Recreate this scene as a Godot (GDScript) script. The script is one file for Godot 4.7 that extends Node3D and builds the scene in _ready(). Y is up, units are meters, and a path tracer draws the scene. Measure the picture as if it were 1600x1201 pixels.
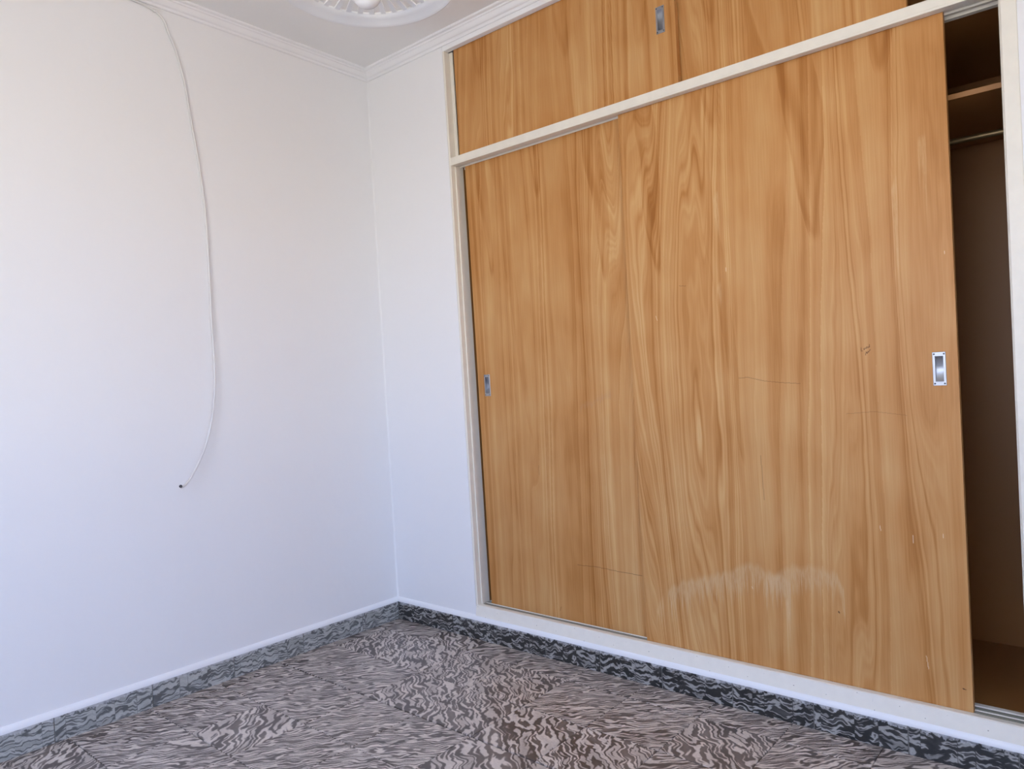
extends Node3D
# An empty bedroom corner: white walls, a built-in wardrobe with sliding veneer doors,
# marbled cement floor tiles, a loose cable on the left wall and a pendant lamp.
# x runs along the wardrobe wall from the corner, z runs towards the viewer, metres.

const ROOM_X := 3.3
const ROOM_Z := 3.4
const CEIL := 2.56
const LEAN := 0.0222        # the old left wall and jamb stand out of plumb by this much per metre
const JL := 0.5145          # left reveal of the wardrobe opening
const JR := 2.4192          # right reveal
const TILE := 0.252

var M := {}

func _ready() -> void:
	setup_view()
	setup_materials()
	build_room()
	build_floor()
	build_skirting()
	build_mouldings()
	build_window()
	build_wardrobe()
	build_lamp()
	build_cable()

# ---------------------------------------------------------------- view and light
func setup_view() -> void:
	var cam := Camera3D.new()
	cam.name = "camera"
	add_child(cam)
	cam.fov = rad_to_deg(2.0 * atan(600.5 / 1135.4163))
	cam.keep_aspect = Camera3D.KEEP_HEIGHT
	cam.near = 0.02
	cam.transform = Transform3D(Basis.from_euler(Vector3(-0.0037, 0.7047, -0.0452)), Vector3(2.639, 1.077, 2.2146))
	cam.current = true
	var sky_mat := ProceduralSkyMaterial.new()
	sky_mat.sky_top_color = Color(0.655, 0.760, 0.965)
	sky_mat.sky_horizon_color = Color(0.915, 0.905, 0.885)
	sky_mat.sky_curve = 0.10
	sky_mat.ground_bottom_color = Color(0.720, 0.703, 0.675)
	sky_mat.ground_horizon_color = Color(0.810, 0.795, 0.770)
	sky_mat.ground_curve = 0.2
	sky_mat.sun_angle_max = 1.0
	var sky := Sky.new()
	sky.sky_material = sky_mat
	var env := Environment.new()
	env.background_mode = Environment.BG_SKY
	env.sky = sky
	env.background_energy_multiplier = 4.0
	env.ambient_light_source = Environment.AMBIENT_SOURCE_SKY
	env.tonemap_mode = Environment.TONE_MAPPER_LINEAR
	env.tonemap_exposure = 2.45
	env.sdfgi_enabled = true
	env.ssao_enabled = true
	env.ssil_enabled = true
	var we := WorldEnvironment.new()
	we.name = "world_environment"
	we.environment = env
	add_child(we)

# ---------------------------------------------------------------- helpers
func fnl(seed_v: int, oct := 1) -> FastNoiseLite:
	var n := FastNoiseLite.new()
	n.seed = seed_v
	n.noise_type = FastNoiseLite.TYPE_SIMPLEX_SMOOTH
	n.frequency = 1.0
	if oct > 1:
		n.fractal_type = FastNoiseLite.FRACTAL_FBM
		n.fractal_octaves = oct
	else:
		n.fractal_type = FastNoiseLite.FRACTAL_NONE
	return n

func meta(o: Node, label: String, category: String, kind := "", group := "") -> void:
	o.set_meta("label", label)
	o.set_meta("category", category)
	if kind != "":
		o.set_meta("kind", kind)
	if group != "":
		o.set_meta("group", group)

func st_new() -> SurfaceTool:
	var st := SurfaceTool.new()
	st.begin(Mesh.PRIMITIVE_TRIANGLES)
	st.set_smooth_group(-1)
	return st

func emit_mesh(st: SurfaceTool, called: String, mat: Material, parent: Node, tangents := false) -> MeshInstance3D:
	st.generate_normals()
	if tangents:
		st.generate_tangents()
	var o := MeshInstance3D.new()
	o.name = called
	o.mesh = st.commit()
	o.material_override = mat
	parent.add_child(o, true)
	return o

func node_at(called: String, at: Vector3) -> Node3D:
	var n := Node3D.new()
	n.name = called
	add_child(n, true)
	n.position = at
	return n

# out-of-plumb: how far a vertical at x stands over to the left at height y
func wx(x: float, y: float) -> float:
	return x - LEAN * y * clampf(1.0 - (x - JL) / (JR - JL), 0.0, 1.0)

func tri(st: SurfaceTool, a: Vector3, b: Vector3, c: Vector3, uv: Array = []) -> void:
	var p := [a, b, c]
	for i in 3:
		if uv.size() == 3:
			st.set_uv(uv[i])
		st.add_vertex(p[i])

# a, b, c, d clockwise seen from the front
func quad(st: SurfaceTool, a: Vector3, b: Vector3, c: Vector3, d: Vector3, uv: Array = []) -> void:
	if uv.size() == 4:
		tri(st, a, b, c, [uv[0], uv[1], uv[2]])
		tri(st, a, c, d, [uv[0], uv[2], uv[3]])
	else:
		tri(st, a, b, c)
		tri(st, a, c, d)

# a box; lean = follow the out-of-plumb opening; uvr = [x0, y1, w, h] gives planar texture coordinates
func box(st: SurfaceTool, x0: float, x1: float, y0: float, y1: float, z0: float, z1: float, bev := 0.0, lean := false, uvr: Array = []) -> void:
	var lo := Vector3(minf(x0, x1), minf(y0, y1), minf(z0, z1))
	var hi := Vector3(maxf(x0, x1), maxf(y0, y1), maxf(z0, z1))
	# each corner: three points, pulled in along two axes each
	var pts := {}
	for ix in 2:
		for iy in 2:
			for iz in 2:
				var c := Vector3(hi.x if ix else lo.x, hi.y if iy else lo.y, hi.z if iz else lo.z)
				var s := Vector3(-1.0 if ix else 1.0, -1.0 if iy else 1.0, -1.0 if iz else 1.0) * bev
				for ax in 3:
					var q := c
					for k in 3:
						if k != ax:
							q[k] += s[k]
					pts[[ix, iy, iz, ax]] = q
	var quads := []
	for ax in 3:
		var u := (ax + 1) % 3
		var v := (ax + 2) % 3
		for sd in 2:
			var f := []
			for cc in [[0, 0], [1, 0], [1, 1], [0, 1]]:
				var key := [0, 0, 0, ax]
				key[ax] = sd
				key[u] = cc[0]
				key[v] = cc[1]
				f.append(pts[key])
			if sd == 1:
				f.reverse()
			quads.append(f)
	if bev > 0.0:
		for ax in 3:   # the edge along axis ax between faces u and v
			var u := (ax + 1) % 3
			var v := (ax + 2) % 3
			for su in 2:
				for sv in 2:
					var f := []
					for e in [[0, u], [1, u], [1, v], [0, v]]:
						var key := [0, 0, 0, e[1]]
						key[ax] = e[0]
						key[u] = su
						key[v] = sv
						f.append(pts[key])
					if su == sv:
						f.reverse()
					quads.append(f)
		for ix in 2:
			for iy in 2:
				for iz in 2:
					var a: Vector3 = pts[[ix, iy, iz, 0]]
					var b: Vector3 = pts[[ix, iy, iz, 1]]
					var c: Vector3 = pts[[ix, iy, iz, 2]]
					quads.append([a, b, c] if (ix + iy + iz) % 2 == 0 else [a, c, b])
	for f in quads:
		var g := []
		var uv := []
		for p in f:
			var q: Vector3 = p
			if uvr.size() == 4:
				uv.append(Vector2((q.x - uvr[0]) / uvr[2], (uvr[1] - q.y) / uvr[3]))
			if lean:
				q.x = wx(q.x, q.y)
			g.append(q)
		if g.size() == 4:
			quad(st, g[0], g[1], g[2], g[3], uv)
		else:
			tri(st, g[0], g[1], g[2], uv)

# a closed round profile of points (r, y) turned about the y axis at centre c
func lathe(st: SurfaceTool, prof: Array, c: Vector3, seg := 48, smooth := true) -> void:
	st.set_smooth_group(1 if smooth else -1)
	for i in prof.size() - 1:
		var p: Vector2 = prof[i]
		var q: Vector2 = prof[i + 1]
		for k in seg:
			var a0 := TAU * k / seg
			var a1 := TAU * (k + 1) / seg
			var d0 := Vector3(cos(a0), 0, sin(a0))
			var d1 := Vector3(cos(a1), 0, sin(a1))
			var A := c + d0 * p.x + Vector3(0, p.y, 0)
			var B := c + d1 * p.x + Vector3(0, p.y, 0)
			var C := c + d1 * q.x + Vector3(0, q.y, 0)
			var D := c + d0 * q.x + Vector3(0, q.y, 0)
			if p.x > 1e-6:
				tri(st, A, C, B)
			if q.x > 1e-6:
				tri(st, A, D, C)

func tube(st: SurfaceTool, path: PackedVector3Array, r: float, seg := 10) -> void:
	st.set_smooth_group(1)
	var rings := []
	var side := Vector3.ZERO
	for i in path.size():
		var t: Vector3
		if i == 0:
			t = path[1] - path[0]
		elif i == path.size() - 1:
			t = path[i] - path[i - 1]
		else:
			t = path[i + 1] - path[i - 1]
		t = t.normalized()
		if side == Vector3.ZERO:
			side = t.cross(Vector3(0.3, 0.2, 0.9)).normalized()
		else:
			side = (side - t * side.dot(t)).normalized()
		var up := t.cross(side)
		var ring := []
		for k in seg:
			var a := TAU * k / seg
			ring.append(path[i] + (side * cos(a) + up * sin(a)) * r)
		rings.append(ring)
	for i in path.size() - 1:
		for k in seg:
			var k2 := (k + 1) % seg
			quad(st, rings[i][k], rings[i][k2], rings[i + 1][k2], rings[i + 1][k])
	st.set_smooth_group(-1)
	for k in range(1, seg - 1):
		tri(st, rings[0][0], rings[0][k + 1], rings[0][k])
		var n := path.size() - 1
		tri(st, rings[n][0], rings[n][k], rings[n][k + 1])

# ---------------------------------------------------------------- materials
func flat_mat(c: Color, rough: float, spec := 0.5) -> StandardMaterial3D:
	var m := StandardMaterial3D.new()
	m.albedo_color = c
	m.roughness = rough
	m.metallic_specular = spec
	return m

func image_tex(w: int, h: int, data: PackedByteArray) -> ImageTexture:
	var img := Image.create_from_data(w, h, false, Image.FORMAT_RGB8, data)
	img.generate_mipmaps()
	return ImageTexture.create_from_image(img)

func plaster_mat(c: Color, seed_v: int, scale: float, strength: float, rough: float) -> StandardMaterial3D:
	var m := flat_mat(c, rough, 0.35)
	var n := fnl(seed_v, 4)
	n.frequency = 0.012
	var t := NoiseTexture2D.new()
	t.width = 512
	t.height = 512
	t.seamless = true
	t.noise = n
	t.as_normal_map = true
	t.bump_strength = strength
	m.normal_enabled = true
	m.normal_texture = t
	m.normal_scale = 0.5
	m.uv1_triplanar = true
	m.uv1_world_triplanar = true
	m.uv1_scale = Vector3.ONE * scale
	return m

# painted timber: cream paint with small dark specks, chips and grime with outlines of their own
func paint_mat(base: Color, seed_v: int, grime: float) -> StandardMaterial3D:
	var w := 512
	var data := PackedByteArray()
	data.resize(w * w * 3)
	var n1 := fnl(seed_v, 3)
	var n2 := fnl(seed_v + 5, 2)
	var k := 0
	for y in w:
		for x in w:
			var a := n1.get_noise_2d(x * 0.02, y * 0.02)
			var b := n2.get_noise_2d(x * 0.09, y * 0.09)
			var f := 1.0 + 0.014 * a
			var s := smoothstep(0.68, 0.78, b * 0.7 + a * 0.55) * grime
			var c := Color(base.r * f, base.g * f, base.b * f).lerp(Color(0.33, 0.29, 0.25), s)
			data[k] = clampi(int(c.r * 255.0), 0, 255)
			data[k + 1] = clampi(int(c.g * 255.0), 0, 255)
			data[k + 2] = clampi(int(c.b * 255.0), 0, 255)
			k += 3
	var m := flat_mat(Color.WHITE, 0.42, 0.5)
	m.albedo_texture = image_tex(w, w, data)
	m.uv1_triplanar = true
	m.uv1_world_triplanar = true
	m.uv1_scale = Vector3.ONE * 2.0
	return m

const FIGURE := {
	"right": [[0.640, 1.30, 0.060, 0.50, 0.06, 0.50], [0.120, 1.27, 0.042, 0.45, 0.04, 0.48], [0.335, 1.71, 0.030, 0.14, 0.0, 0.40], [0.842, 1.74, 0.034, 0.12, 0.02, 0.42], [0.40, 0.62, 0.030, 0.9, 0.10, 0.22]],
	"left": [[0.378, 1.64, 0.028, 0.2, 0.02, 0.42], [0.668, 1.27, 0.040, 0.45, 0.06, 0.45], [0.115, 1.36, 0.030, 0.4, 0.05, 0.40], [0.28, 0.70, 0.026, 0.7, 0.10, 0.22]],
	"top_left": [[0.14, 0.28, 0.05, 0.3, 0.02, 0.25], [0.56, 0.22, 0.05, 0.3, 0.0, 0.22], [0.86, 0.16, 0.04, 0.3, 0.0, 0.2]],
	"top_right": [[0.20, 0.15, 0.05, 0.3, 0.02, 0.25], [0.50, 0.25, 0.05, 0.3, 0.0, 0.22]]}

# sliced veneer: bands follow a warped lengthwise field, so that tongues and long lines appear
func wood_mat(wm: float, hm: float, seed_v: int, ppm: float, marks: String) -> StandardMaterial3D:
	var w := int(wm * ppm)
	var h := int(hm * ppm)
	var data := PackedByteArray()
	data.resize(w * h * 3)
	var n1 := fnl(seed_v)
	var n2 := fnl(seed_v + 11)
	var n3 := fnl(seed_v + 23)
	var n4 := fnl(seed_v + 37)
	var n5 := fnl(seed_v + 41, 3)
	var light := Vector3(0.852, 0.682, 0.465)
	var mid := Vector3(0.768, 0.548, 0.322)
	var dark := Vector3(0.625, 0.395, 0.170)
	# cathedral figures of this leaf: tip x, tip y, half width, length to full width, slant, depth
	var figs: Array = FIGURE[marks]
	var k := 0
	for py in h:
		var ym := (h - py) / ppm
		for px in w:
			var xm := px / ppm
			var t := xm * 5.6 + 0.8 * n1.get_noise_2d(xm * 0.9, ym * 0.20) + 0.36 * n1.get_noise_2d(xm * 5.2 + 40.0, ym * 0.26) + 0.06 * n1.get_noise_2d(xm * 15.0 + 90.0, ym * 1.1)
			t += 0.010 * n4.get_noise_2d(xm * 30.0, ym * 6.0)
			# growth bands: each darkens slowly and ends sharply against a pale line
			var tb := t * 2.3 + 0.55 * n2.get_noise_2d(t * 2.0, 3.0)
			var saw := tb - floorf(tb)
			var amp := 0.45 + 0.55 * n2.get_noise_2d(floorf(tb) * 7.7, 12.0)
			var band := (pow(saw, 3.0) - 0.25) * (1.0 - smoothstep(0.96, 1.0, saw))
			var paleline := maxf(0.0, 1.0 - saw * 11.0)
			var b2 := n2.get_noise_2d(t * 4.0, 21.0)
			var b3 := n3.get_noise_2d(t * 17.0, 55.0)
			var b4 := n3.get_noise_2d(t * 46.0, 75.0)
			var busy := smoothstep(-0.1, 0.5, n3.get_noise_2d(t * 0.9, 80.0))
			var fib := n4.get_noise_2d(xm * 230.0, ym * 5.0)
			var blot := n5.get_noise_2d(xm * 4.5, ym * 2.6)
			var v := 0.06 - 0.62 * amp * band + 0.30 * amp * paleline + 0.26 * b2 + (0.06 + 0.24 * busy) * b3 + (0.03 + 0.16 * busy) * b4 + 0.10 * fib + 0.25 * blot + 0.03
			for g in figs:
				var up: float = ym - g[1]
				if up > 0.0:
					var hw: float = g[2] * sqrt(minf(up / g[3], 1.0)) * (1.0 + 0.25 * n5.get_noise_2d(g[0] * 9.0, ym * 3.0))
					var dx: float = absf(xm - g[0] + g[4] * up + 0.012 * n1.get_noise_2d(ym * 2.2, g[0] * 30.0))
					if dx < hw:
						# a tongue of denser late wood, outlined, with nested lines inside it
						var q := dx / hw
						v -= g[5] * (smoothstep(1.0, 0.72, q) * (0.62 + 0.30 * sin((up - 4.0 * dx) * 55.0 / (1.0 + up * 3.0))) + 0.5 * smoothstep(0.70, 0.95, q) * smoothstep(1.0, 0.95, q)) * smoothstep(0.0, 0.05, up)
			var c := mid.lerp(light, clampf(v * 1.45, 0.0, 1.0)) if v > 0.0 else mid.lerp(dark, clampf(-v * 1.45, 0.0, 1.0))
			data[k] = clampi(int(c.x * 255.0), 0, 255)
			data[k + 1] = clampi(int(c.y * 255.0), 0, 255)
			data[k + 2] = clampi(int(c.z * 255.0), 0, 255)
			k += 3
	var img := Image.create_from_data(w, h, false, Image.FORMAT_RGB8, data)
	if marks == "right":
		right_door_marks(img, ppm, hm)
	elif marks == "left":
		var c0 := Color(0.30, 0.19, 0.10)
		hair(img, ppm, hm, [Vector2(0.462, 0.222), Vector2(0.55, 0.226), Vector2(0.66, 0.221), Vector2(0.745, 0.220)], c0, 0.85)
		hair(img, ppm, hm, [Vector2(0.365, 0.03), Vector2(0.371, 0.046)], c0, 0.8)
		hair(img, ppm, hm, [Vector2(0.30, 0.56), Vector2(0.302, 0.60)], c0, 0.5)
		smear(img, ppm, hm, [Vector2(0.52, 0.83), Vector2(0.60, 0.86), Vector2(0.66, 0.88)], 0.03, Color(0.72, 0.56, 0.44), 0.35, 77)
	elif marks == "top_left":
		hair(img, ppm, hm, [Vector2(0.32, 0.345), Vector2(0.335, 0.347)], Color(0.86, 0.74, 0.58), 0.8)
		hair(img, ppm, hm, [Vector2(0.66, 0.26), Vector2(0.70, 0.262)], Color(0.80, 0.66, 0.48), 0.5)
	img.generate_mipmaps()
	var m := flat_mat(Color.WHITE, 0.40, 0.34)
	m.albedo_texture = ImageTexture.create_from_image(img)
	return m

# a thin scratch along a list of points (metres from the panel's lower left corner)
func hair(img: Image, ppm: float, hm: float, pts: Array, c: Color, alpha: float, width := 1.0) -> void:
	for i in pts.size() - 1:
		var a: Vector2 = pts[i]
		var b: Vector2 = pts[i + 1]
		var steps := int(a.distance_to(b) * ppm * 1.5) + 1
		for s in steps + 1:
			var p := a.lerp(b, float(s) / steps)
			var x0 := int(p.x * ppm)
			var y0 := int((hm - p.y) * ppm)
			for dx in int(ceil(width)):
				var x := x0 + dx
				if x >= 0 and x < img.get_width() and y0 >= 0 and y0 < img.get_height():
					img.set_pixel(x, y0, img.get_pixel(x, y0).lerp(c, alpha * 0.45))

# a rubbed patch: the varnish worn pale along a stroke, fraying out downwards in streaks
func smear(img: Image, ppm: float, hm: float, pts: Array, drop: float, c: Color, alpha: float, seed_v: int) -> void:
	var n := fnl(seed_v, 3)
	for i in pts.size() - 1:
		var a: Vector2 = pts[i]
		var b: Vector2 = pts[i + 1]
		for x in range(int(a.x * ppm), int(b.x * ppm)):
			var f := (x / ppm - a.x) / maxf(b.x - a.x, 0.001)
			var top := lerpf(a.y, b.y, f) + 0.012 * n.get_noise_2d(x * 0.05, 3.0)
			var length := drop * (0.75 + 0.9 * n.get_noise_2d(x * 0.11, 9.0) + 0.45 * n.get_noise_2d(x * 0.5, 19.0))
			for y in range(int((hm - top - 0.014) * ppm), int((hm - top + maxf(length, 0.01)) * ppm)):
				if x < 0 or x >= img.get_width() or y < 0 or y >= img.get_height():
					continue
				var d := (y - (hm - top) * ppm) / ppm
				var k := smoothstep(-0.014, 0.012, d) * (1.0 - smoothstep(length * 0.45, length, d))
				k *= clampf(0.72 + 0.6 * n.get_noise_2d(x * 0.35, y * 0.035), 0.0, 1.0)
				img.set_pixel(x, y, img.get_pixel(x, y).lerp(c, clampf(k * alpha, 0.0, 1.0)))

func right_door_marks(img: Image, ppm: float, hm: float) -> void:
	# points below are metres from the panel's lower left corner (x - 1.307, y - 0.136)
	var pale := Color(0.88, 0.75, 0.58)
	smear(img, ppm, hm, [Vector2(0.095, 0.195), Vector2(0.16, 0.235), Vector2(0.25, 0.262), Vector2(0.33, 0.295), Vector2(0.395, 0.322), Vector2(0.46, 0.300), Vector2(0.52, 0.285)], 0.125, Color(0.84, 0.71, 0.55), 0.62, 5)
	smear(img, ppm, hm, [Vector2(0.44, 0.285), Vector2(0.50, 0.318), Vector2(0.535, 0.335), Vector2(0.60, 0.337), Vector2(0.655, 0.325), Vector2(0.675, 0.28)], 0.115, Color(0.84, 0.71, 0.55), 0.58, 6)
	smear(img, ppm, hm, [Vector2(0.335, 1.51), Vector2(0.352, 1.52)], 0.25, pale, 0.45, 8)
	smear(img, ppm, hm, [Vector2(0.335, 1.22), Vector2(0.350, 1.23)], 0.10, pale, 0.4, 9)
	smear(img, ppm, hm, [Vector2(0.848, 1.43), Vector2(0.862, 1.46)], 0.36, pale, 0.4, 10)
	smear(img, ppm, hm, [Vector2(0.915, 1.55), Vector2(0.935, 1.56)], 0.20, pale, 0.35, 12)
	smear(img, ppm, hm, [Vector2(0.50, 0.22), Vector2(0.512, 0.23)], 0.20, pale, 0.5, 14)
	smear(img, ppm, hm, [Vector2(0.045, 0.12), Vector2(0.075, 0.17)], 0.12, pale, 0.4, 15)
	var white := Color(0.96, 0.92, 0.85)
	for s in [[0.395, 0.250, 0.397, 0.243], [0.881, 0.130, 0.885, 0.095], [0.861, 0.462, 0.862, 0.440], [0.366, 1.275, 0.367, 1.262], [0.106, 1.142, 0.111, 1.126], [0.934, 0.472, 0.934, 0.462], [0.966, 1.235, 0.967, 1.228], [0.78, 0.48, 0.782, 0.466]]:
		hair(img, ppm, hm, [Vector2(s[0], s[1]), Vector2(s[2], s[3])], white, 1.2, 1.0)
	var ink := Color(0.30, 0.19, 0.11)
	# hairline cracks across the grain
	hair(img, ppm, hm, [Vector2(0.39, 0.916), Vector2(0.42, 0.918), Vector2(0.47, 0.905), Vector2(0.52, 0.898), Vector2(0.58, 0.893)], ink, 0.55)
	hair(img, ppm, hm, [Vector2(0.20, 1.235), Vector2(0.225, 1.232)], ink, 0.5)
	hair(img, ppm, hm, [Vector2(0.448, 0.67), Vector2(0.449, 0.60), Vector2(0.451, 0.53)], ink, 0.55)
	hair(img, ppm, hm, [Vector2(0.705, 0.80), Vector2(0.78, 0.806), Vector2(0.86, 0.795)], ink, 0.3)
	hair(img, ppm, hm, [Vector2(0.963, 0.06), Vector2(0.968, 0.058)], ink, 1.4, 3.0)
	hair(img, ppm, hm, [Vector2(0.655, 0.215), Vector2(0.657, 0.210)], ink, 1.4, 2.0)
	# two short pencilled words, too worn to read
	for s in [[0.752, 0.990, 0.752, 0.980], [0.752, 0.980, 0.756, 0.981], [0.759, 0.987, 0.760, 0.984], [0.760, 0.984, 0.763, 0.989], [0.765, 0.987, 0.766, 0.991], [0.767, 0.987, 0.769, 0.992], [0.771, 0.988, 0.773, 0.993], [0.775, 0.990, 0.775, 0.998],
			[0.763, 0.968, 0.765, 0.978], [0.765, 0.978, 0.768, 0.973], [0.767, 0.972, 0.770, 0.979], [0.771, 0.976, 0.774, 0.981], [0.774, 0.981, 0.776, 0.983]]:
		hair(img, ppm, hm, [Vector2(s[0], s[1]), Vector2(s[2], s[3])], ink, 1.0)

# marbled cement: streaks of pale paste stretched and curled along one direction (u), dark ground
func marble_mat(w: int, h: int, ppm: float, seed_v: int, dark: Color, light: Color, fu: float, fv: float, bias: float, rough: float, turns := 8.0, extra := "") -> StandardMaterial3D:
	var data := PackedByteArray()
	data.resize(w * h * 3)
	var n1 := fnl(seed_v)
	var n2 := fnl(seed_v + 3)
	var n3 := fnl(seed_v + 7, 2)
	var n4 := fnl(seed_v + 9, 2)
	var k := 0
	for py in h:
		var v := py / ppm
		for px in w:
			var u := px / ppm
			var vo := v
			var seam := 0.0
			if extra == "skirting":
				var cell := u * 15.0 + 0.9 * n4.get_noise_2d(u * 9.0, 60.0)
				var id := floorf(cell)
				v = vo + 0.035 * n4.get_noise_2d(id * 3.7, 77.0)
				seam = smoothstep(0.045, 0.015, minf(cell - id, 1.0 - cell + id)) * smoothstep(-0.1, 0.2, n4.get_noise_2d(id * 5.3, 99.0))
			var wig := 0.009 * n1.get_noise_2d(u * 19.0, v * 11.0) + 0.0030 * n1.get_noise_2d(u * 55.0 + 9.0, v * 30.0)
			var uu := u + 0.016 * n1.get_noise_2d(u * 12.0 + 70.0, v * 20.0)
			var a := n2.get_noise_2d(uu * fu, (v + wig) * fv)
			var b := n3.get_noise_2d(uu * fu * 2.4 + 31.0, (v + wig) * fv * 2.2)
			var s := a + 0.38 * b
			# the pastes lie in nested layers of uneven thickness
			var lay := sin(s * turns + 1.3 * n1.get_noise_2d(u * 5.0 + 20.0, v * 6.0))
			var l := smoothstep(-0.42, 0.38, lay + bias)
			l = 0.08 + 0.84 * l + 0.22 * (a - 0.1)
			var m := n4.get_noise_2d(u * 9.0, v * 9.0)
			l = clampf(l + 0.10 * m, 0.0, 1.0)
			var g := 1.0 + 0.06 * n4.get_noise_2d(u * 180.0, v * 180.0)
			var c := dark.lerp(light, l * (1.0 - 0.65 * seam))
			v = vo
			if extra == "skirting":
				# white wall paint slopped over the upper edge of the tile, ragged
				var top := 0.010 + 0.011 * n4.get_noise_2d(u * 34.0, 4.0) + 0.006 * n4.get_noise_2d(u * 150.0, 14.0)
				var vv := fmod(v, 0.1)
				if vv < top:
					c = c.lerp(Color(0.80, 0.80, 0.81), 0.62 + 0.3 * n4.get_noise_2d(u * 60.0, v * 60.0))
			data[k] = clampi(int(c.r * g * 255.0), 0, 255)
			data[k + 1] = clampi(int(c.g * g * 255.0), 0, 255)
			data[k + 2] = clampi(int(c.b * g * 255.0), 0, 255)
			k += 3
	var mt := flat_mat(Color.WHITE, rough, 0.5)
	mt.albedo_texture = image_tex(w, h, data)
	return mt

func setup_materials() -> void:
	M.wall = plaster_mat(Color(0.945, 0.940, 0.938), 3, 0.9, 1.4, 0.72)
	M.ceiling = plaster_mat(Color(0.945, 0.940, 0.932), 9, 0.8, 1.0, 0.85)
	M.mould = flat_mat(Color(0.950, 0.945, 0.945), 0.55, 0.45)
	M.fillet = flat_mat(Color(0.960, 0.960, 0.962), 0.38, 0.5)
	M.cream = paint_mat(Color(0.930, 0.905, 0.850), 61, 0.0)
	M.sill = paint_mat(Color(0.950, 0.925, 0.870), 67, 0.85)
	M.track = flat_mat(Color(0.58, 0.565, 0.51), 0.6, 0.4)
	M.door_r = wood_mat(0.986, 1.872, 101, 640.0, "right")
	M.door_l = wood_mat(0.986, 1.872, 222, 640.0, "left")
	M.door_tl = wood_mat(1.0, 0.49, 303, 640.0, "top_left")
	M.door_tr = wood_mat(0.756, 0.49, 404, 640.0, "top_right")
	M.shelf = flat_mat(Color(0.64, 0.44, 0.23), 0.45, 0.5)
	M.steel = flat_mat(Color(0.66, 0.67, 0.69), 0.38, 0.5)
	M.steel.metallic = 0.9
	M.screw = flat_mat(Color(0.40, 0.40, 0.41), 0.45, 0.5)
	M.screw.metallic = 0.8
	M.rod = flat_mat(Color(0.50, 0.43, 0.31), 0.4, 0.5)
	M.rod.metallic = 0.7
	M.joint = flat_mat(Color(0.17, 0.155, 0.15), 0.9, 0.2)
	M.grout = flat_mat(Color(0.50, 0.49, 0.47), 0.9, 0.2)
	M.floor = marble_mat(1024, 1024, 680.0, 15, Color(0.345, 0.305, 0.285), Color(0.850, 0.805, 0.765), 7.0, 36.0, 0.06, 0.36, 8.0)
	M.skirt_dark = marble_mat(1024, 256, 1000.0, 33, Color(0.178, 0.175, 0.172), Color(0.655, 0.645, 0.625), 11.0, 48.0, -0.42, 0.33, 5.0, "skirting")
	M.skirt_sheen = marble_mat(1024, 256, 1000.0, 48, Color(0.385, 0.390, 0.388), Color(0.725, 0.727, 0.708), 6.0, 42.0, 0.30, 0.33, 6.0, "skirting")  # same tile as the back skirting, lightened: grazing reflection painted into its colours
	M.cable = flat_mat(Color(0.88, 0.87, 0.86), 0.4, 0.5)
	M.cable_tip = flat_mat(Color(0.17, 0.17, 0.19), 0.5, 0.4)
	M.copper = flat_mat(Color(0.45, 0.45, 0.48), 0.4, 0.5)
	M.lamp = flat_mat(Color(0.95, 0.945, 0.935), 0.35, 0.5)
	M.bulb = flat_mat(Color(0.93, 0.92, 0.91), 0.22, 0.5)
	M.window = flat_mat(Color(0.88, 0.88, 0.86), 0.4, 0.5)

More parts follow.
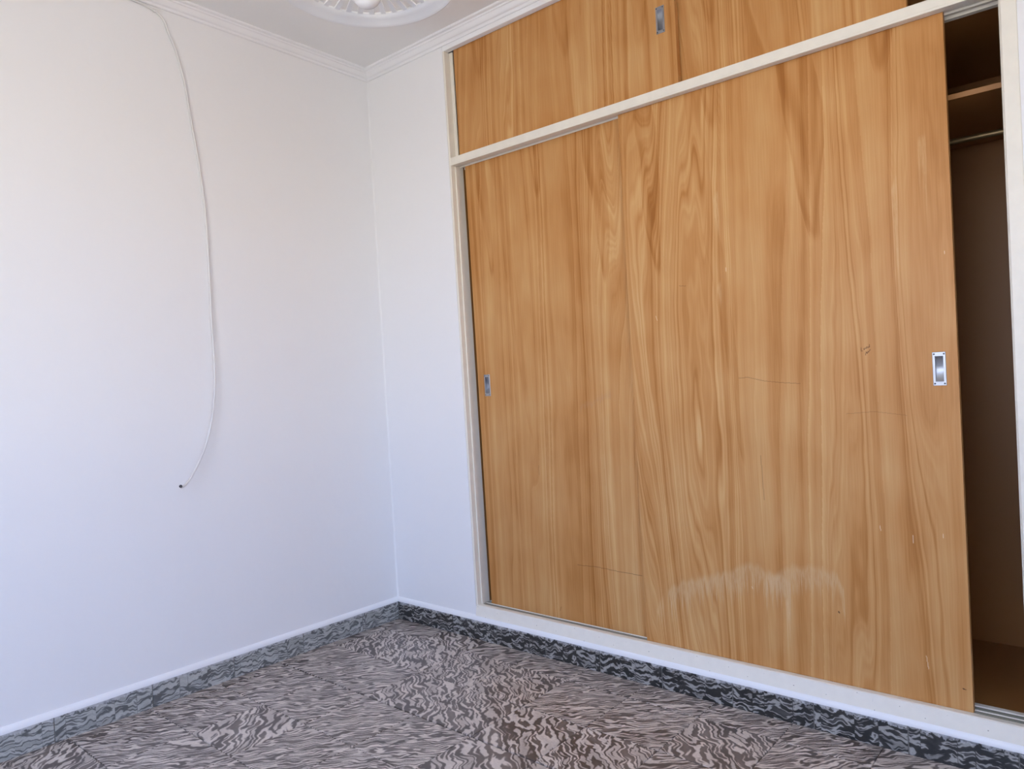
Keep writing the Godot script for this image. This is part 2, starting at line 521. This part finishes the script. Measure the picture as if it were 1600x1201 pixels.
# ---------------------------------------------------------------- room shell
func build_room() -> void:
	var t := 0.15
	var st := st_new()
	# left wall, standing a little out of plumb
	var top := CEIL + 0.2
	var x0 := 0.0
	var x1 := -LEAN * top
	var za := -0.75
	var zb := ROOM_Z + t
	quad(st, Vector3(x0, 0, za), Vector3(x0, 0, zb), Vector3(x1, top, zb), Vector3(x1, top, za))
	quad(st, Vector3(-0.3, 0, zb), Vector3(-0.3, 0, za), Vector3(-0.3, top, za), Vector3(-0.3, top, zb))
	quad(st, Vector3(x0, 0, zb), Vector3(-0.3, 0, zb), Vector3(-0.3, top, zb), Vector3(x1, top, zb))
	quad(st, Vector3(-0.3, 0, za), Vector3(x0, 0, za), Vector3(x1, top, za), Vector3(-0.3, top, za))
	quad(st, Vector3(x1, top, za), Vector3(x1, top, zb), Vector3(-0.3, top, zb), Vector3(-0.3, top, za))
	quad(st, Vector3(x0, 0, zb), Vector3(x0, 0, za), Vector3(-0.3, 0, za), Vector3(-0.3, 0, zb))
	var o := emit_mesh(st, "wall_left", M.wall, self)
	meta(o, "plain white plastered wall with a loose cable hanging on it", "wall", "structure")
	# the wardrobe wall: narrow strip by the corner, strip by the right jamb, strip above, closed behind
	st = st_new()
	box(st, -0.06, JL - 0.011, 0.0, top, -0.72, 0.0, 0.0, true)
	box(st, JR + 0.035, ROOM_X + t, 0.0, top, -0.72, 0.0)
	box(st, JL - 0.011, JR + 0.035, CEIL, top, -0.72, 0.0, 0.0, true)
	box(st, -0.06, ROOM_X + t, 0.0, top, -0.78, -0.72)
	o = emit_mesh(st, "wall_back", M.wall, self)
	meta(o, "white plastered wall framing the built-in wardrobe", "wall", "structure")
	# right wall with the window opening, out of view; daylight comes through it
	st = st_new()
	box(st, ROOM_X, ROOM_X + t, 0.0, 0.95, 0.0, ROOM_Z)
	box(st, ROOM_X, ROOM_X + t, 2.2, top, 0.0, ROOM_Z)
	box(st, ROOM_X, ROOM_X + t, 0.95, 2.2, 0.0, 1.65)
	box(st, ROOM_X, ROOM_X + t, 0.95, 2.2, 3.15, ROOM_Z)
	o = emit_mesh(st, "wall_right", M.wall, self)
	meta(o, "white plastered wall with the wide window opening", "wall", "structure")
	st = st_new()
	box(st, 0.0, ROOM_X + t, 0.0, 0.95, ROOM_Z, ROOM_Z + t)
	box(st, 0.0, ROOM_X + t, 2.2, top, ROOM_Z, ROOM_Z + t)
	box(st, 0.0, 1.15, 0.95, 2.2, ROOM_Z, ROOM_Z + t)
	box(st, 2.95, ROOM_X + t, 0.95, 2.2, ROOM_Z, ROOM_Z + t)
	o = emit_mesh(st, "wall_front", M.wall, self)
	meta(o, "white plastered wall with a window opposite the wardrobe", "wall", "structure")
	st = st_new()
	box(st, -0.3, ROOM_X + t, CEIL, CEIL + 0.2, 0.0, ROOM_Z + t)
	o = emit_mesh(st, "ceiling", M.ceiling, self)
	meta(o, "flat greyish white painted ceiling above the crown moulding", "ceiling", "structure")

# ---------------------------------------------------------------- floor
# grain of each tile as the photograph shows it, rows from the wardrobe, columns from the left wall:
# h = streaks run towards the right jamb and away, v = streaks run across them
const GRAIN := ["hhvhhhhhhhhhhh", "hvvvvhhvhhvhvh", "hhhvvvvhhvhvhv", "hhhhhvvhvhvhhv", "hhvhhvhvhvvhvh", "hhhhvhvhhvhvhv", "vvhvhhvhvhvhvh"]

func build_floor() -> void:
	var f := node_at("floor", Vector3.ZERO)
	meta(f, "floor of square grey and cream marbled cement tiles", "floor", "structure")
	var st := st_new()
	box(st, -0.1, ROOM_X + 0.15, -0.12, -0.004, -0.01, ROOM_Z + 0.15)
	emit_mesh(st, "floor_bed", M.joint, f)
	var rng := RandomNumberGenerator.new()
	rng.seed = 4242
	var xs := [0.0]
	var x := 0.06
	while x < ROOM_X:
		xs.append(x)
		x += TILE
	xs.append(ROOM_X)
	var zs := [0.0]
	var z := 0.135
	while z < ROOM_Z:
		zs.append(z)
		z += TILE
	zs.append(ROOM_Z)
	for j in zs.size() - 1:
		for i in xs.size() - 1:
			var row: String = GRAIN[j % GRAIN.size()]
			var g := row[i % row.length()]
			var ang := deg_to_rad((45.0 if g == "v" else -45.0) + rng.randf_range(-7.0, 7.0))
			# texture: u runs along the grain; u, v in texture lengths of 1024 / 680 m
			var size := 1024.0 / 680.0
			var oc := Vector2(rng.randf_range(0.14, 0.86), rng.randf_range(0.14, 0.86))
			var flip := -1.0 if rng.randf() < 0.5 else 1.0
			var zoom := rng.randf_range(0.85, 1.05) if g == "h" else rng.randf_range(0.54, 0.72)
			var along := 0.62 if g == "h" else 1.0
			var xa: float = xs[i] + 0.0009
			var xb: float = xs[i + 1] - 0.0009
			var zc: float = zs[j] + (0.0024 if j == 3 else 0.0010)
			var zd: float = zs[j + 1] - (0.0024 if j == 2 else 0.0010)
			var c := Vector2((xa + xb) * 0.5, (zc + zd) * 0.5)
			var uvf := func(p: Vector3) -> Vector2:
				var d := (Vector2(p.x, p.z) - c).rotated(-ang)
				return oc + Vector2(d.x * along, d.y * flip) * zoom / size
			var h := rng.randf_range(-0.0004, 0.0004)
			var b := 0.0012
			var P := [Vector3(xa, h - b, zc), Vector3(xb, h - b, zc), Vector3(xb, h - b, zd), Vector3(xa, h - b, zd)]
			var Q := [Vector3(xa + b, h, zc + b), Vector3(xb - b, h, zc + b), Vector3(xb - b, h, zd - b), Vector3(xa + b, h, zd - b)]
			var ts := st_new()
			quad(ts, Q[0], Q[1], Q[2], Q[3], [uvf.call(Q[0]), uvf.call(Q[1]), uvf.call(Q[2]), uvf.call(Q[3])])
			for k in 4:
				var k2 := (k + 1) % 4
				var lowa: Vector3 = P[k] - Vector3(0, 0.006, 0)
				var lowb: Vector3 = P[k2] - Vector3(0, 0.006, 0)
				quad(ts, P[k], P[k2], Q[k2], Q[k], [uvf.call(P[k]), uvf.call(P[k2]), uvf.call(Q[k2]), uvf.call(Q[k])])
				quad(ts, lowa, lowb, P[k2], P[k], [uvf.call(lowa), uvf.call(lowb), uvf.call(P[k2]), uvf.call(P[k])])
			emit_mesh(ts, "floor_tile", M.floor, f)

# ---------------------------------------------------------------- skirting
func build_skirting() -> void:
	var rng := RandomNumberGenerator.new()
	rng.seed = 99
	var top := 0.0805
	var th := 0.010
	for side in 2:
		var names := ["baseboard_left", "baseboard_back"]
		var labels := ["low skirting of slate-grey marbled tiles along the cable wall, grazing sheen painted in", "low skirting of dark slate-grey marbled tiles below the wardrobe sill"]
		var n := node_at(names[side], Vector3.ZERO)
		meta(n, labels[side], "skirting", "structure")
		var cuts := []
		if side == 0:
			cuts = [0.0, 0.217]
			while cuts[-1] + 0.304 < ROOM_Z:
				cuts.append(cuts[-1] + 0.304)
			cuts.append(ROOM_Z)
		else:
			cuts = [0.0, 0.113, 0.366]
			while cuts[-1] + 0.2535 < ROOM_X:
				cuts.append(cuts[-1] + 0.2535)
			cuts.append(ROOM_X)
		for i in cuts.size() - 1:
			var a: float = cuts[i] + (th if i == 0 else 0.0016)
			var b: float = cuts[i + 1] - 0.0016
			var off := rng.randf_range(0.0, 1.0)
			var row := float(rng.randi_range(0, 1)) * 0.1
			var proud := rng.randf_range(-0.0006, 0.0006)
			var st := st_new()
			# bevelled slab; p(s, h, d): s along the wall, h height, d out of the wall
			var d0 := -0.002
			var d1 := th + proud
			var bv := 0.0012
			var ring := func(ins: float, d: float) -> Array:
				return [[a + ins, 0.0, d], [b - ins, 0.0, d], [b - ins, top - ins, d], [a + ins, top - ins, d]]
			var rs := [ring.call(0.0, d0), ring.call(0.0, d1 - bv), ring.call(bv, d1)]
			var place := func(q: Array) -> Vector3:
				return Vector3(q[2] - LEAN * q[1], q[1], q[0]) if side == 0 else Vector3(q[0], q[1], q[2])
			var uvp := func(q: Array) -> Vector2:
				return Vector2(off + q[0] * 0.976, (row + 0.083 - q[1]) / 0.256)
			for r in 2:
				for k in 4:
					var k2 := (k + 1) % 4
					var f := [rs[r][k], rs[r][k2], rs[r + 1][k2], rs[r + 1][k]]
					if side == 0:
						f.reverse()
					f.reverse()
					quad(st, place.call(f[0]), place.call(f[1]), place.call(f[2]), place.call(f[3]), [uvp.call(f[0]), uvp.call(f[1]), uvp.call(f[2]), uvp.call(f[3])])
			var f2: Array = rs[2].duplicate()
			if side == 1:
				f2.reverse()
			quad(st, place.call(f2[0]), place.call(f2[1]), place.call(f2[2]), place.call(f2[3]), [uvp.call(f2[0]), uvp.call(f2[1]), uvp.call(f2[2]), uvp.call(f2[3])])
			emit_mesh(st, "skirting_tile", M.skirt_sheen if side == 0 else M.skirt_dark, n)
		var bed := st_new()
		if side == 0:
			box(bed, -0.004, th - 0.003, 0.0, top - 0.003, th, ROOM_Z)
		else:
			box(bed, 0.0, ROOM_X, 0.0, top - 0.003, -0.004, th - 0.003)
		emit_mesh(bed, "joint_filler", M.grout, n)

# sweep a profile of (d, y) pairs along the left wall (side 0) or the wardrobe wall (side 1), mitred in the corner
func run_profile(st: SurfaceTool, prof: Array, side: int, length: float, smooth := false) -> void:
	st.set_smooth_group(1 if smooth else -1)
	for i in prof.size() - 1:
		var p: Vector2 = prof[i]
		var q: Vector2 = prof[i + 1]
		var pl := -LEAN * p.y
		var ql := -LEAN * q.y
		if side == 0:
			quad(st, Vector3(p.x + pl, p.y, p.x), Vector3(p.x + pl, p.y, length), Vector3(q.x + ql, q.y, length), Vector3(q.x + ql, q.y, q.x))
		else:
			quad(st, Vector3(length, p.y, p.x), Vector3(p.x + pl, p.y, p.x), Vector3(q.x + ql, q.y, q.x), Vector3(length, q.y, q.x))

func build_mouldings() -> void:
	var crown := [Vector2(0.0, 2.517), Vector2(0.006, 2.516), Vector2(0.009, 2.519), Vector2(0.010, 2.5245), Vector2(0.013, 2.5265), Vector2(0.017, 2.5275), Vector2(0.021, 2.531), Vector2(0.025, 2.537), Vector2(0.029, 2.5435), Vector2(0.0335, 2.5455), Vector2(0.0345, 2.550), Vector2(0.038, 2.5515), Vector2(0.044, 2.552), Vector2(0.0475, 2.555), Vector2(0.048, 2.5605)]
	# a plaster fillet that finishes the top of the skirting tiles
	var bead := [Vector2(0.0108, 0.0795), Vector2(0.0112, 0.0845), Vector2(0.0098, 0.0900), Vector2(0.0068, 0.0955), Vector2(0.0032, 0.0985), Vector2(0.0, 0.1000)]
	var names := ["trim_1", "trim_2", "trim_3", "trim_4"]
	var labels := ["white stepped crown moulding above the cable wall", "white stepped crown moulding above the wardrobe", "bright white plaster bead on top of the cable wall skirting", "bright white plaster bead between dark skirting and wardrobe sill"]
	for i in 4:
		var st := st_new()
		var side := i % 2
		run_profile(st, crown if i < 2 else bead, side, ROOM_Z if side == 0 else ROOM_X, i >= 2)
		var o := emit_mesh(st, names[i], M.mould if i < 2 else M.fillet, self)
		meta(o, labels[i], "moulding", "structure")
	# rounded paint-filled inside corner between the two walls
	var cs := st_new()
	cs.set_smooth_group(1)
	var r := 0.007
	for k in 6:
		var a0 := PI * 0.5 * k / 6
		var a1 := PI * 0.5 * (k + 1) / 6
		var p0 := Vector2(r - r * sin(a0), r - r * cos(a0))
		var p1 := Vector2(r - r * sin(a1), r - r * cos(a1))
		var y0 := 0.09
		var y1 := 2.53
		quad(cs, Vector3(p1.x - LEAN * y0, y0, p1.y), Vector3(p0.x - LEAN * y0, y0, p0.y), Vector3(p0.x - LEAN * y1, y1, p0.y), Vector3(p1.x - LEAN * y1, y1, p1.y))
	var co := emit_mesh(cs, "trim_5", M.wall, self)
	meta(co, "rounded plaster seam in the corner of the two white walls", "seam", "structure")

# ---------------------------------------------------------------- window out of view
func build_window() -> void:
	var spots := [["window_1", Vector3(ROOM_X, 0.95, 2.40), 0.0, 0.75, "white framed window standing open in the wall beside the wardrobe"], ["window_2", Vector3(2.05, 0.95, ROOM_Z), -PI / 2, 0.9, "white framed window standing open opposite the wardrobe"]]
	for s in spots:
		var w := node_at(s[0], s[1])
		w.rotation.y = s[2]
		meta(w, s[4], "window", "structure")
		var hw: float = s[3]
		var st := st_new()
		box(st, 0.04, 0.10, 0.0, 0.05, -hw, hw, 0.004)
		box(st, 0.04, 0.10, 1.20, 1.25, -hw, hw, 0.004)
		box(st, 0.04, 0.10, 0.05, 1.20, -hw, -hw + 0.05, 0.004)
		box(st, 0.04, 0.10, 0.05, 1.20, hw - 0.05, hw, 0.004)
		emit_mesh(st, "window_frame", M.window, w)
		st = st_new()
		box(st, -0.03, 0.16, -0.03, 0.0, -hw - 0.03, hw + 0.03, 0.004)
		emit_mesh(st, "window_sill", M.window, w)

# ---------------------------------------------------------------- wardrobe
func door_mesh(st: SurfaceTool, x0: float, x1: float, y0: float, y1: float, zf: float, th: float, hx: float, hy: float) -> void:
	var uvr := [x0, y1, x1 - x0, y1 - y0]
	if hx < 0.0:
		box(st, x0, x1, y0, y1, zf - th, zf, 0.0012, true, uvr)
		return
	var hw := 0.0115
	var hh := 0.038
	box(st, x0, hx - hw, y0, y1, zf - th, zf, 0.0, true, uvr)
	box(st, hx + hw, x1, y0, y1, zf - th, zf, 0.0, true, uvr)
	box(st, hx - hw, hx + hw, y0, hy - hh, zf - th, zf, 0.0, true, uvr)
	box(st, hx - hw, hx + hw, hy + hh, y1, zf - th, zf, 0.0, true, uvr)

# recessed metal pull: plate with an opening and a scooped cup behind it, four screws
func add_pull(door: Node3D, hx: float, hy: float, zf: float) -> void:
	var st := st_new()
	var W := 0.0160
	var H := 0.0455
	var iw := 0.0098
	var ih := 0.0345
	var z1 := zf + 0.0018
	var b := 0.0007
	var lean := wx(hx, hy)
	var P := func(x: float, y: float, z: float) -> Vector3:
		return Vector3(wx(hx, hy + y) + x, hy + y, z)
	var cor := [[-1, -1], [-1, 1], [1, 1], [1, -1]]
	for k in 4:
		var c: Array = cor[k]
		var d: Array = cor[(k + 1) % 4]
		# plate face, outer bevel and rim, then the inner lip of the opening
		quad(st, P.call(c[0] * (W - b), c[1] * (H - b), z1), P.call(d[0] * (W - b), d[1] * (H - b), z1), P.call(d[0] * iw, d[1] * ih, z1), P.call(c[0] * iw, c[1] * ih, z1))
		quad(st, P.call(c[0] * W, c[1] * H, z1 - b), P.call(d[0] * W, d[1] * H, z1 - b), P.call(d[0] * (W - b), d[1] * (H - b), z1), P.call(c[0] * (W - b), c[1] * (H - b), z1))
		quad(st, P.call(c[0] * W, c[1] * H, zf - 0.001), P.call(d[0] * W, d[1] * H, zf - 0.001), P.call(d[0] * W, d[1] * H, z1 - b), P.call(c[0] * W, c[1] * H, z1 - b))
	# the cup: depth follows a bow from top to bottom, side cheeks fall straight in
	var n := 14
	st.set_smooth_group(2)
	for i in n:
		var t0 := float(i) / n
		var t1 := float(i + 1) / n
		var y0 := lerpf(-ih, ih, t0)
		var y1 := lerpf(-ih, ih, t1)
		var d0 := 0.0125 * pow(sin(PI * t0), 0.7)
		var d1 := 0.0125 * pow(sin(PI * t1), 0.7)
		quad(st, P.call(-iw, y0, z1 - d0), P.call(-iw, y1, z1 - d1), P.call(iw, y1, z1 - d1), P.call(iw, y0, z1 - d0))
	st.set_smooth_group(-1)
	for i in n:
		var t0 := float(i) / n
		var t1 := float(i + 1) / n
		var y0 := lerpf(-ih, ih, t0)
		var y1 := lerpf(-ih, ih, t1)
		var d0 := 0.0125 * pow(sin(PI * t0), 0.7)
		var d1 := 0.0125 * pow(sin(PI * t1), 0.7)
		for s in [-1.0, 1.0]:
			quad(st, P.call(s * iw, y0, z1), P.call(s * iw, y1, z1), P.call(s * iw, y1, z1 - d1), P.call(s * iw, y0, z1 - d0))
	var o := emit_mesh(st, "handle", M.steel, door)
	o.set_meta("label", "recessed brushed metal finger pull")
	for c in cor:
		var ss := st_new()
		var cx: float = c[0] * 0.0118
		var cy: float = c[1] * 0.0400
		var q: Vector3 = P.call(cx, cy, z1)
		var prof := [[0.0024, 0.0], [0.0022, 0.0005], [0.0012, 0.0009], [0.0, 0.0010]]
		ss.set_smooth_group(1)
		for i in 3:
			for k in 10:
				var a0 := TAU * k / 10
				var a1 := TAU * (k + 1) / 10
				var r0: float = prof[i][0]
				var r1: float = prof[i + 1][0]
				quad(ss, q + Vector3(cos(a0) * r0, sin(a0) * r0, prof[i][1]), q + Vector3(cos(a0) * r1, sin(a0) * r1, prof[i + 1][1]), q + Vector3(cos(a1) * r1, sin(a1) * r1, prof[i + 1][1]), q + Vector3(cos(a1) * r0, sin(a1) * r0, prof[i][1]))
		emit_mesh(ss, "screw", M.screw, door)

func build_wardrobe() -> void:
	var w := node_at("wardrobe", Vector3.ZERO)
	meta(w, "built-in wardrobe with orange-brown veneer sliding doors in a cream painted frame", "wardrobe")
	var yt := 2.497      # underside of the head
	# jambs: front edge, front channel, bead between the channels, rear channel
	var st := st_new()
	box(st, JL - 0.011, JL, 0.141, yt, -0.076, 0.0, 0.0015, true)
	box(st, JL - 0.002, JL + 0.0055, 0.141, 2.006, -0.037, -0.0235, 0.001, true)
	box(st, JL - 0.002, JL + 0.0160, 2.040, yt, -0.0385, -0.0325, 0.001, true)
	emit_mesh(st, "jamb", M.cream, w)
	st = st_new()
	box(st, JR, JR + 0.035, 0.141, yt, -0.10, 0.0, 0.0015, true)
	box(st, JR - 0.0055, JR + 0.002, 0.141, 2.006, -0.0370, -0.0235, 0.001, true)
	emit_mesh(st, "jamb", M.cream, w)
	st = st_new()
	box(st, JL - 0.011, JR + 0.035, yt, CEIL - 0.002, -0.0265, 0.0, 0.0015, true)
	box(st, JL - 0.011, JR + 0.035, yt + 0.036, CEIL - 0.002, -0.0815, -0.0265, 0.0, true)
	box(st, JL - 0.011, JR + 0.035, yt, CEIL - 0.002, -0.10, -0.0815, 0.001, true)
	emit_mesh(st, "head", M.mould, w)
	# middle rail with its running grooves
	st = st_new()
	box(st, JL, JR, 2.0125, 2.0395, -0.10, 0.0, 0.0012, true)
	box(st, JL, JR, 2.0060, 2.0135, -0.0265, 0.0, 0.0012, true)
	box(st, JL, JR, 2.0062, 2.0135, -0.0565, -0.0535, 0.0005, true)
	box(st, JL, JR, 2.0040, 2.0135, -0.10, -0.0815, 0.0008, true)
	emit_mesh(st, "rail", M.cream, w)
	# sill board, dirty, with two shallow running grooves
	st = st_new()
	box(st, JL - 0.011, JR + 0.035, 0.080, 0.1365, -0.10, -0.004, 0.0, true)
	var sa := JL - 0.011
	var sb := JR + 0.035
	quad(st, Vector3(wx(sa, 0.095), 0.095, 0.0050), Vector3(wx(sa, 0.139), 0.139, -0.0035), Vector3(sb, 0.139, -0.0035), Vector3(sb, 0.095, 0.0050))
	quad(st, Vector3(wx(sa, 0.139), 0.139, -0.0035), Vector3(wx(sa, 0.1412), 0.1412, -0.0075), Vector3(sb, 0.1412, -0.0075), Vector3(sb, 0.139, -0.0035))
	for ex in [sa, sb]:
		tri(st, Vector3(wx(ex, 0.095), 0.095, 0.0050), Vector3(wx(ex, 0.139), 0.139, -0.0035), Vector3(wx(ex, 0.095), 0.095, -0.0045))
	box(st, JL - 0.011, JR + 0.035, 0.1360, 0.1412, -0.0275, -0.0060, 0.0012, true)
	box(st, JL - 0.011, JR + 0.035, 0.1360, 0.1400, -0.0565, -0.0535, 0.0008, true)
	box(st, JL - 0.011, JR + 0.035, 0.1360, 0.1405, -0.10, -0.0815, 0.0012, true)
	emit_mesh(st, "sill", M.sill, w)
	st = st_new()
	box(st, JL, JR, 0.1364, 0.1372, -0.0530, -0.0280, 0.0, true)
	box(st, JL, JR, 0.1364, 0.1372, -0.0812, -0.0570, 0.0, true)
	for zz in [-0.034, -0.040, -0.063, -0.069]:
		box(st, JL, JR, 0.1370, 0.1392, zz - 0.001, zz + 0.001, 0.0, true)
	emit_mesh(st, "track", M.track, w)
	# sliding doors
	var spec := [
		[1.307, 2.293, 0.1395, 2.0115, -0.030, 0.022, 2.2497, 1.060, "door_r", "wide lower sliding door in the front track, rubbed pale near the bottom"],
		[0.541, 1.527, 0.1395, 2.0115, -0.058, 0.022, 0.5930, 1.067, "door_l", "lower sliding door in the rear track"],
		[0.5415, 1.5415, 2.0405, 2.5305, -0.030, 0.020, 1.4880, 2.2815, "door_tl", "upper sliding door in the front track"],
		[1.450, 2.206, 2.0405, 2.5305, -0.058, 0.020, -1.0, 0.0, "door_tr", "upper sliding door in the rear track"]]
	for s in spec:
		st = st_new()
		door_mesh(st, s[0], s[1], s[2], s[3], s[4], s[5], s[6], s[7])
		var d := emit_mesh(st, "sliding_door", M[s[8]], w)
		d.set_meta("label", s[9])
		if s[6] > 0.0:
			add_pull(d, s[6], s[7], s[4])
	# carcass
	st = st_new()
	box(st, JL - 0.011, JR + 0.03, 0.10, yt + 0.02, -0.70, -0.685, 0.0, true)
	emit_mesh(st, "back_panel", M.shelf, w)
	for sx in [[JL - 0.011, JL - 0.001, -0.076], [JR + 0.012, JR + 0.03, -0.10]]:
		st = st_new()
		box(st, sx[0], sx[1], 0.141, yt, -0.685, sx[2], 0.0, true)
		emit_mesh(st, "side_panel", M.shelf, w)
	for sy in [[0.105, 0.123, "bottom_panel"], [2.012, 2.034, "divider_panel"], [yt + 0.002, yt + 0.02, "top_panel"]]:
		st = st_new()
		box(st, JL - 0.002, JR + 0.012, sy[0], sy[1], -0.685, -0.10, 0.0, true)
		emit_mesh(st, sy[2], M.shelf, w)
	st = st_new()
	box(st, 1.52, 1.538, 0.123, 2.012, -0.685, -0.125, 0.0, true)
	emit_mesh(st, "partition", M.shelf, w)
	st = st_new()
	box(st, 1.538, JR + 0.012, 1.7985, 1.8125, -0.66, -0.125, 0.0, true)
	var sh := emit_mesh(st, "shelf", M.shelf, w)
	st = st_new()
	box(st, 1.538, JR + 0.012, 1.7980, 1.8130, -0.125, -0.119, 0.0006, true)
	var lip := emit_mesh(st, "shelf_edge", M.shelf, sh)
	lip.set_meta("label", "pale wood strip on the front of the shelf")
	st = st_new()
	tube(st, PackedVector3Array([Vector3(1.538, 1.731, -0.30), Vector3(2.0, 1.730, -0.30), Vector3(JR + 0.012, 1.729, -0.30)]), 0.0085, 14)
	emit_mesh(st, "hanging_rod", M.rod, w)

# ---------------------------------------------------------------- pendant lamp
func build_lamp() -> void:
	var c := Vector3(1.481, 1.9, 1.254)
	var n := node_at("pendant_lamp", c)
	meta(n, "white saucer-shaped pendant lamp with radial slots and a bare bulb", "lamp")
	var st := st_new()
	lathe(st, [Vector2(0.149, 0.013), Vector2(0.165, 0.0085), Vector2(0.178, 0.003), Vector2(0.1835, 0.0), Vector2(0.1855, 0.0005), Vector2(0.186, 0.0025), Vector2(0.180, 0.007), Vector2(0.165, 0.0125), Vector2(0.149, 0.017), Vector2(0.149, 0.013)], Vector3.ZERO, 96)
	emit_mesh(st, "rim", M.lamp, n)
	for k in 36:
		var a := TAU * (k + 0.35) / 36
		st = st_new()
		var d := Vector3(cos(a), 0, sin(a))
		var s := Vector3(-sin(a), 0, cos(a))
		var P := func(r: float, side: float, y: float) -> Vector3:
			return d * r + s * side + Vector3(0, y, 0)
		var r0 := 0.151
		var r1 := 0.082
		var w0 := 0.0056
		var w1 := 0.0034
		var ya := 0.0125
		var yb := 0.026
		var lo := [P.call(r0, -w0, ya), P.call(r0, w0, ya), P.call(r1, w1, yb), P.call(r1, -w1, yb)]
		var hi := [P.call(r0, -w0, ya + 0.004), P.call(r0, w0, ya + 0.004), P.call(r1, w1, yb + 0.004), P.call(r1, -w1, yb + 0.004)]
		quad(st, lo[0], lo[1], lo[2], lo[3])
		quad(st, hi[3], hi[2], hi[1], hi[0])
		for i in 4:
			var j := (i + 1) % 4
			quad(st, lo[j], lo[i], hi[i], hi[j])
		emit_mesh(st, "rib", M.lamp, n)
	st = st_new()
	lathe(st, [Vector2(0.084, 0.0255), Vector2(0.060, 0.034), Vector2(0.045, 0.045), Vector2(0.040, 0.060), Vector2(0.042, 0.062), Vector2(0.048, 0.049), Vector2(0.062, 0.039), Vector2(0.084, 0.030), Vector2(0.084, 0.0255)], Vector3.ZERO, 64)
	emit_mesh(st, "shade_collar", M.lamp, n)
	st = st_new()
	lathe(st, [Vector2(0.0, 0.105), Vector2(0.012, 0.104), Vector2(0.020, 0.092), Vector2(0.022, 0.060), Vector2(0.041, 0.059), Vector2(0.041, 0.054), Vector2(0.020, 0.052), Vector2(0.019, 0.030), Vector2(0.013, 0.028), Vector2(0.0, 0.028)], Vector3.ZERO, 40)
	emit_mesh(st, "lamp_holder", M.lamp, n)
	st = st_new()
	var prof := [Vector2(0.0, -0.050)]
	for i in range(1, 13):
		var t := -PI * 0.5 + PI * 0.80 * i / 12
		prof.append(Vector2(0.031 * cos(t), -0.019 + 0.031 * sin(t)))
	prof.append(Vector2(0.0145, 0.020))
	prof.append(Vector2(0.0135, 0.035))
	prof.append(Vector2(0.0, 0.036))
	lathe(st, prof, Vector3.ZERO, 40)
	emit_mesh(st, "bulb", M.bulb, n)
	st = st_new()
	tube(st, PackedVector3Array([Vector3(0, 0.10, 0), Vector3(0.001, 0.3, 0), Vector3(0, 0.645, 0)]), 0.0035, 10)
	emit_mesh(st, "cord", M.cable, n)
	st = st_new()
	lathe(st, [Vector2(0.0, 0.612), Vector2(0.010, 0.613), Vector2(0.030, 0.622), Vector2(0.044, 0.640), Vector2(0.046, 0.6605), Vector2(0.0, 0.6605)], Vector3.ZERO, 40)
	emit_mesh(st, "ceiling_cup", M.lamp, n)

# ---------------------------------------------------------------- loose cable on the left wall
func build_cable() -> void:
	var n := node_at("cable", Vector3.ZERO)
	meta(n, "loose white electric cable hanging down the white wall, cut end free", "cable")
	# y, z, distance of the centre from the wall
	var pts := [[2.5125, 3.36, 0.0052], [2.5125, 2.0, 0.0052], [2.5120, 1.20, 0.0052], [2.5100, 1.04, 0.0052], [2.500, 0.985, 0.0052], [2.476, 0.953, 0.0052], [2.438, 0.939, 0.0052], [2.369, 0.912, 0.0052], [2.260, 0.887, 0.0052], [2.095, 0.866, 0.0056], [1.976, 0.851, 0.0056], [1.831, 0.838, 0.0066], [1.684, 0.834, 0.008], [1.536, 0.836, 0.011], [1.364, 0.839, 0.014], [1.217, 0.839, 0.017], [1.119, 0.843, 0.019], [0.998, 0.862, 0.023], [0.904, 0.892, 0.028], [0.831, 0.930, 0.034], [0.778, 0.969, 0.042], [0.758, 0.995, 0.052], [0.755, 1.012, 0.064], [0.759, 1.020, 0.074]]
	var cv := Curve3D.new()
	cv.bake_interval = 0.012
	var P := []
	for p in pts:
		P.append(Vector3(p[2] - LEAN * p[0], p[0], p[1]))
	for i in P.size():
		var tan := Vector3.ZERO
		if i > 0 and i < P.size() - 1:
			var l: float = minf(P[i].distance_to(P[i - 1]), P[i].distance_to(P[i + 1]))
			tan = (P[i + 1] - P[i - 1]).normalized() * l * 0.33
		cv.add_point(P[i], -tan, tan)
	var path := cv.get_baked_points()
	var st := st_new()
	tube(st, path, 0.0042, 12)
	emit_mesh(st, "sheath", M.cable, n)
	var e := path[path.size() - 1]
	var dir := (e - path[path.size() - 2]).normalized()
	st = st_new()
	tube(st, PackedVector3Array([e - dir * 0.002, e + dir * 0.003]), 0.0052, 14)
	var tip := emit_mesh(st, "cut_end", M.cable_tip, n)
	tip.set_meta("label", "dark cut end with bare cores")
	for k in 2:
		st = st_new()
		var off := Vector3(0, 0.0018 * (1 if k else -1), 0.0012 * (1 if k else -1))
		tube(st, PackedVector3Array([e + dir * 0.0025 + off, e + dir * 0.005 + off]), 0.0012, 8)
		emit_mesh(st, "wire_core", M.copper, n)
	st = st_new()
	box(st, -LEAN * 2.494 + 0.0002, -LEAN * 2.5 + 0.0110, 2.494, 2.506, 0.980, 0.991, 0.002)
	emit_mesh(st, "cable_clip", M.cable, n)
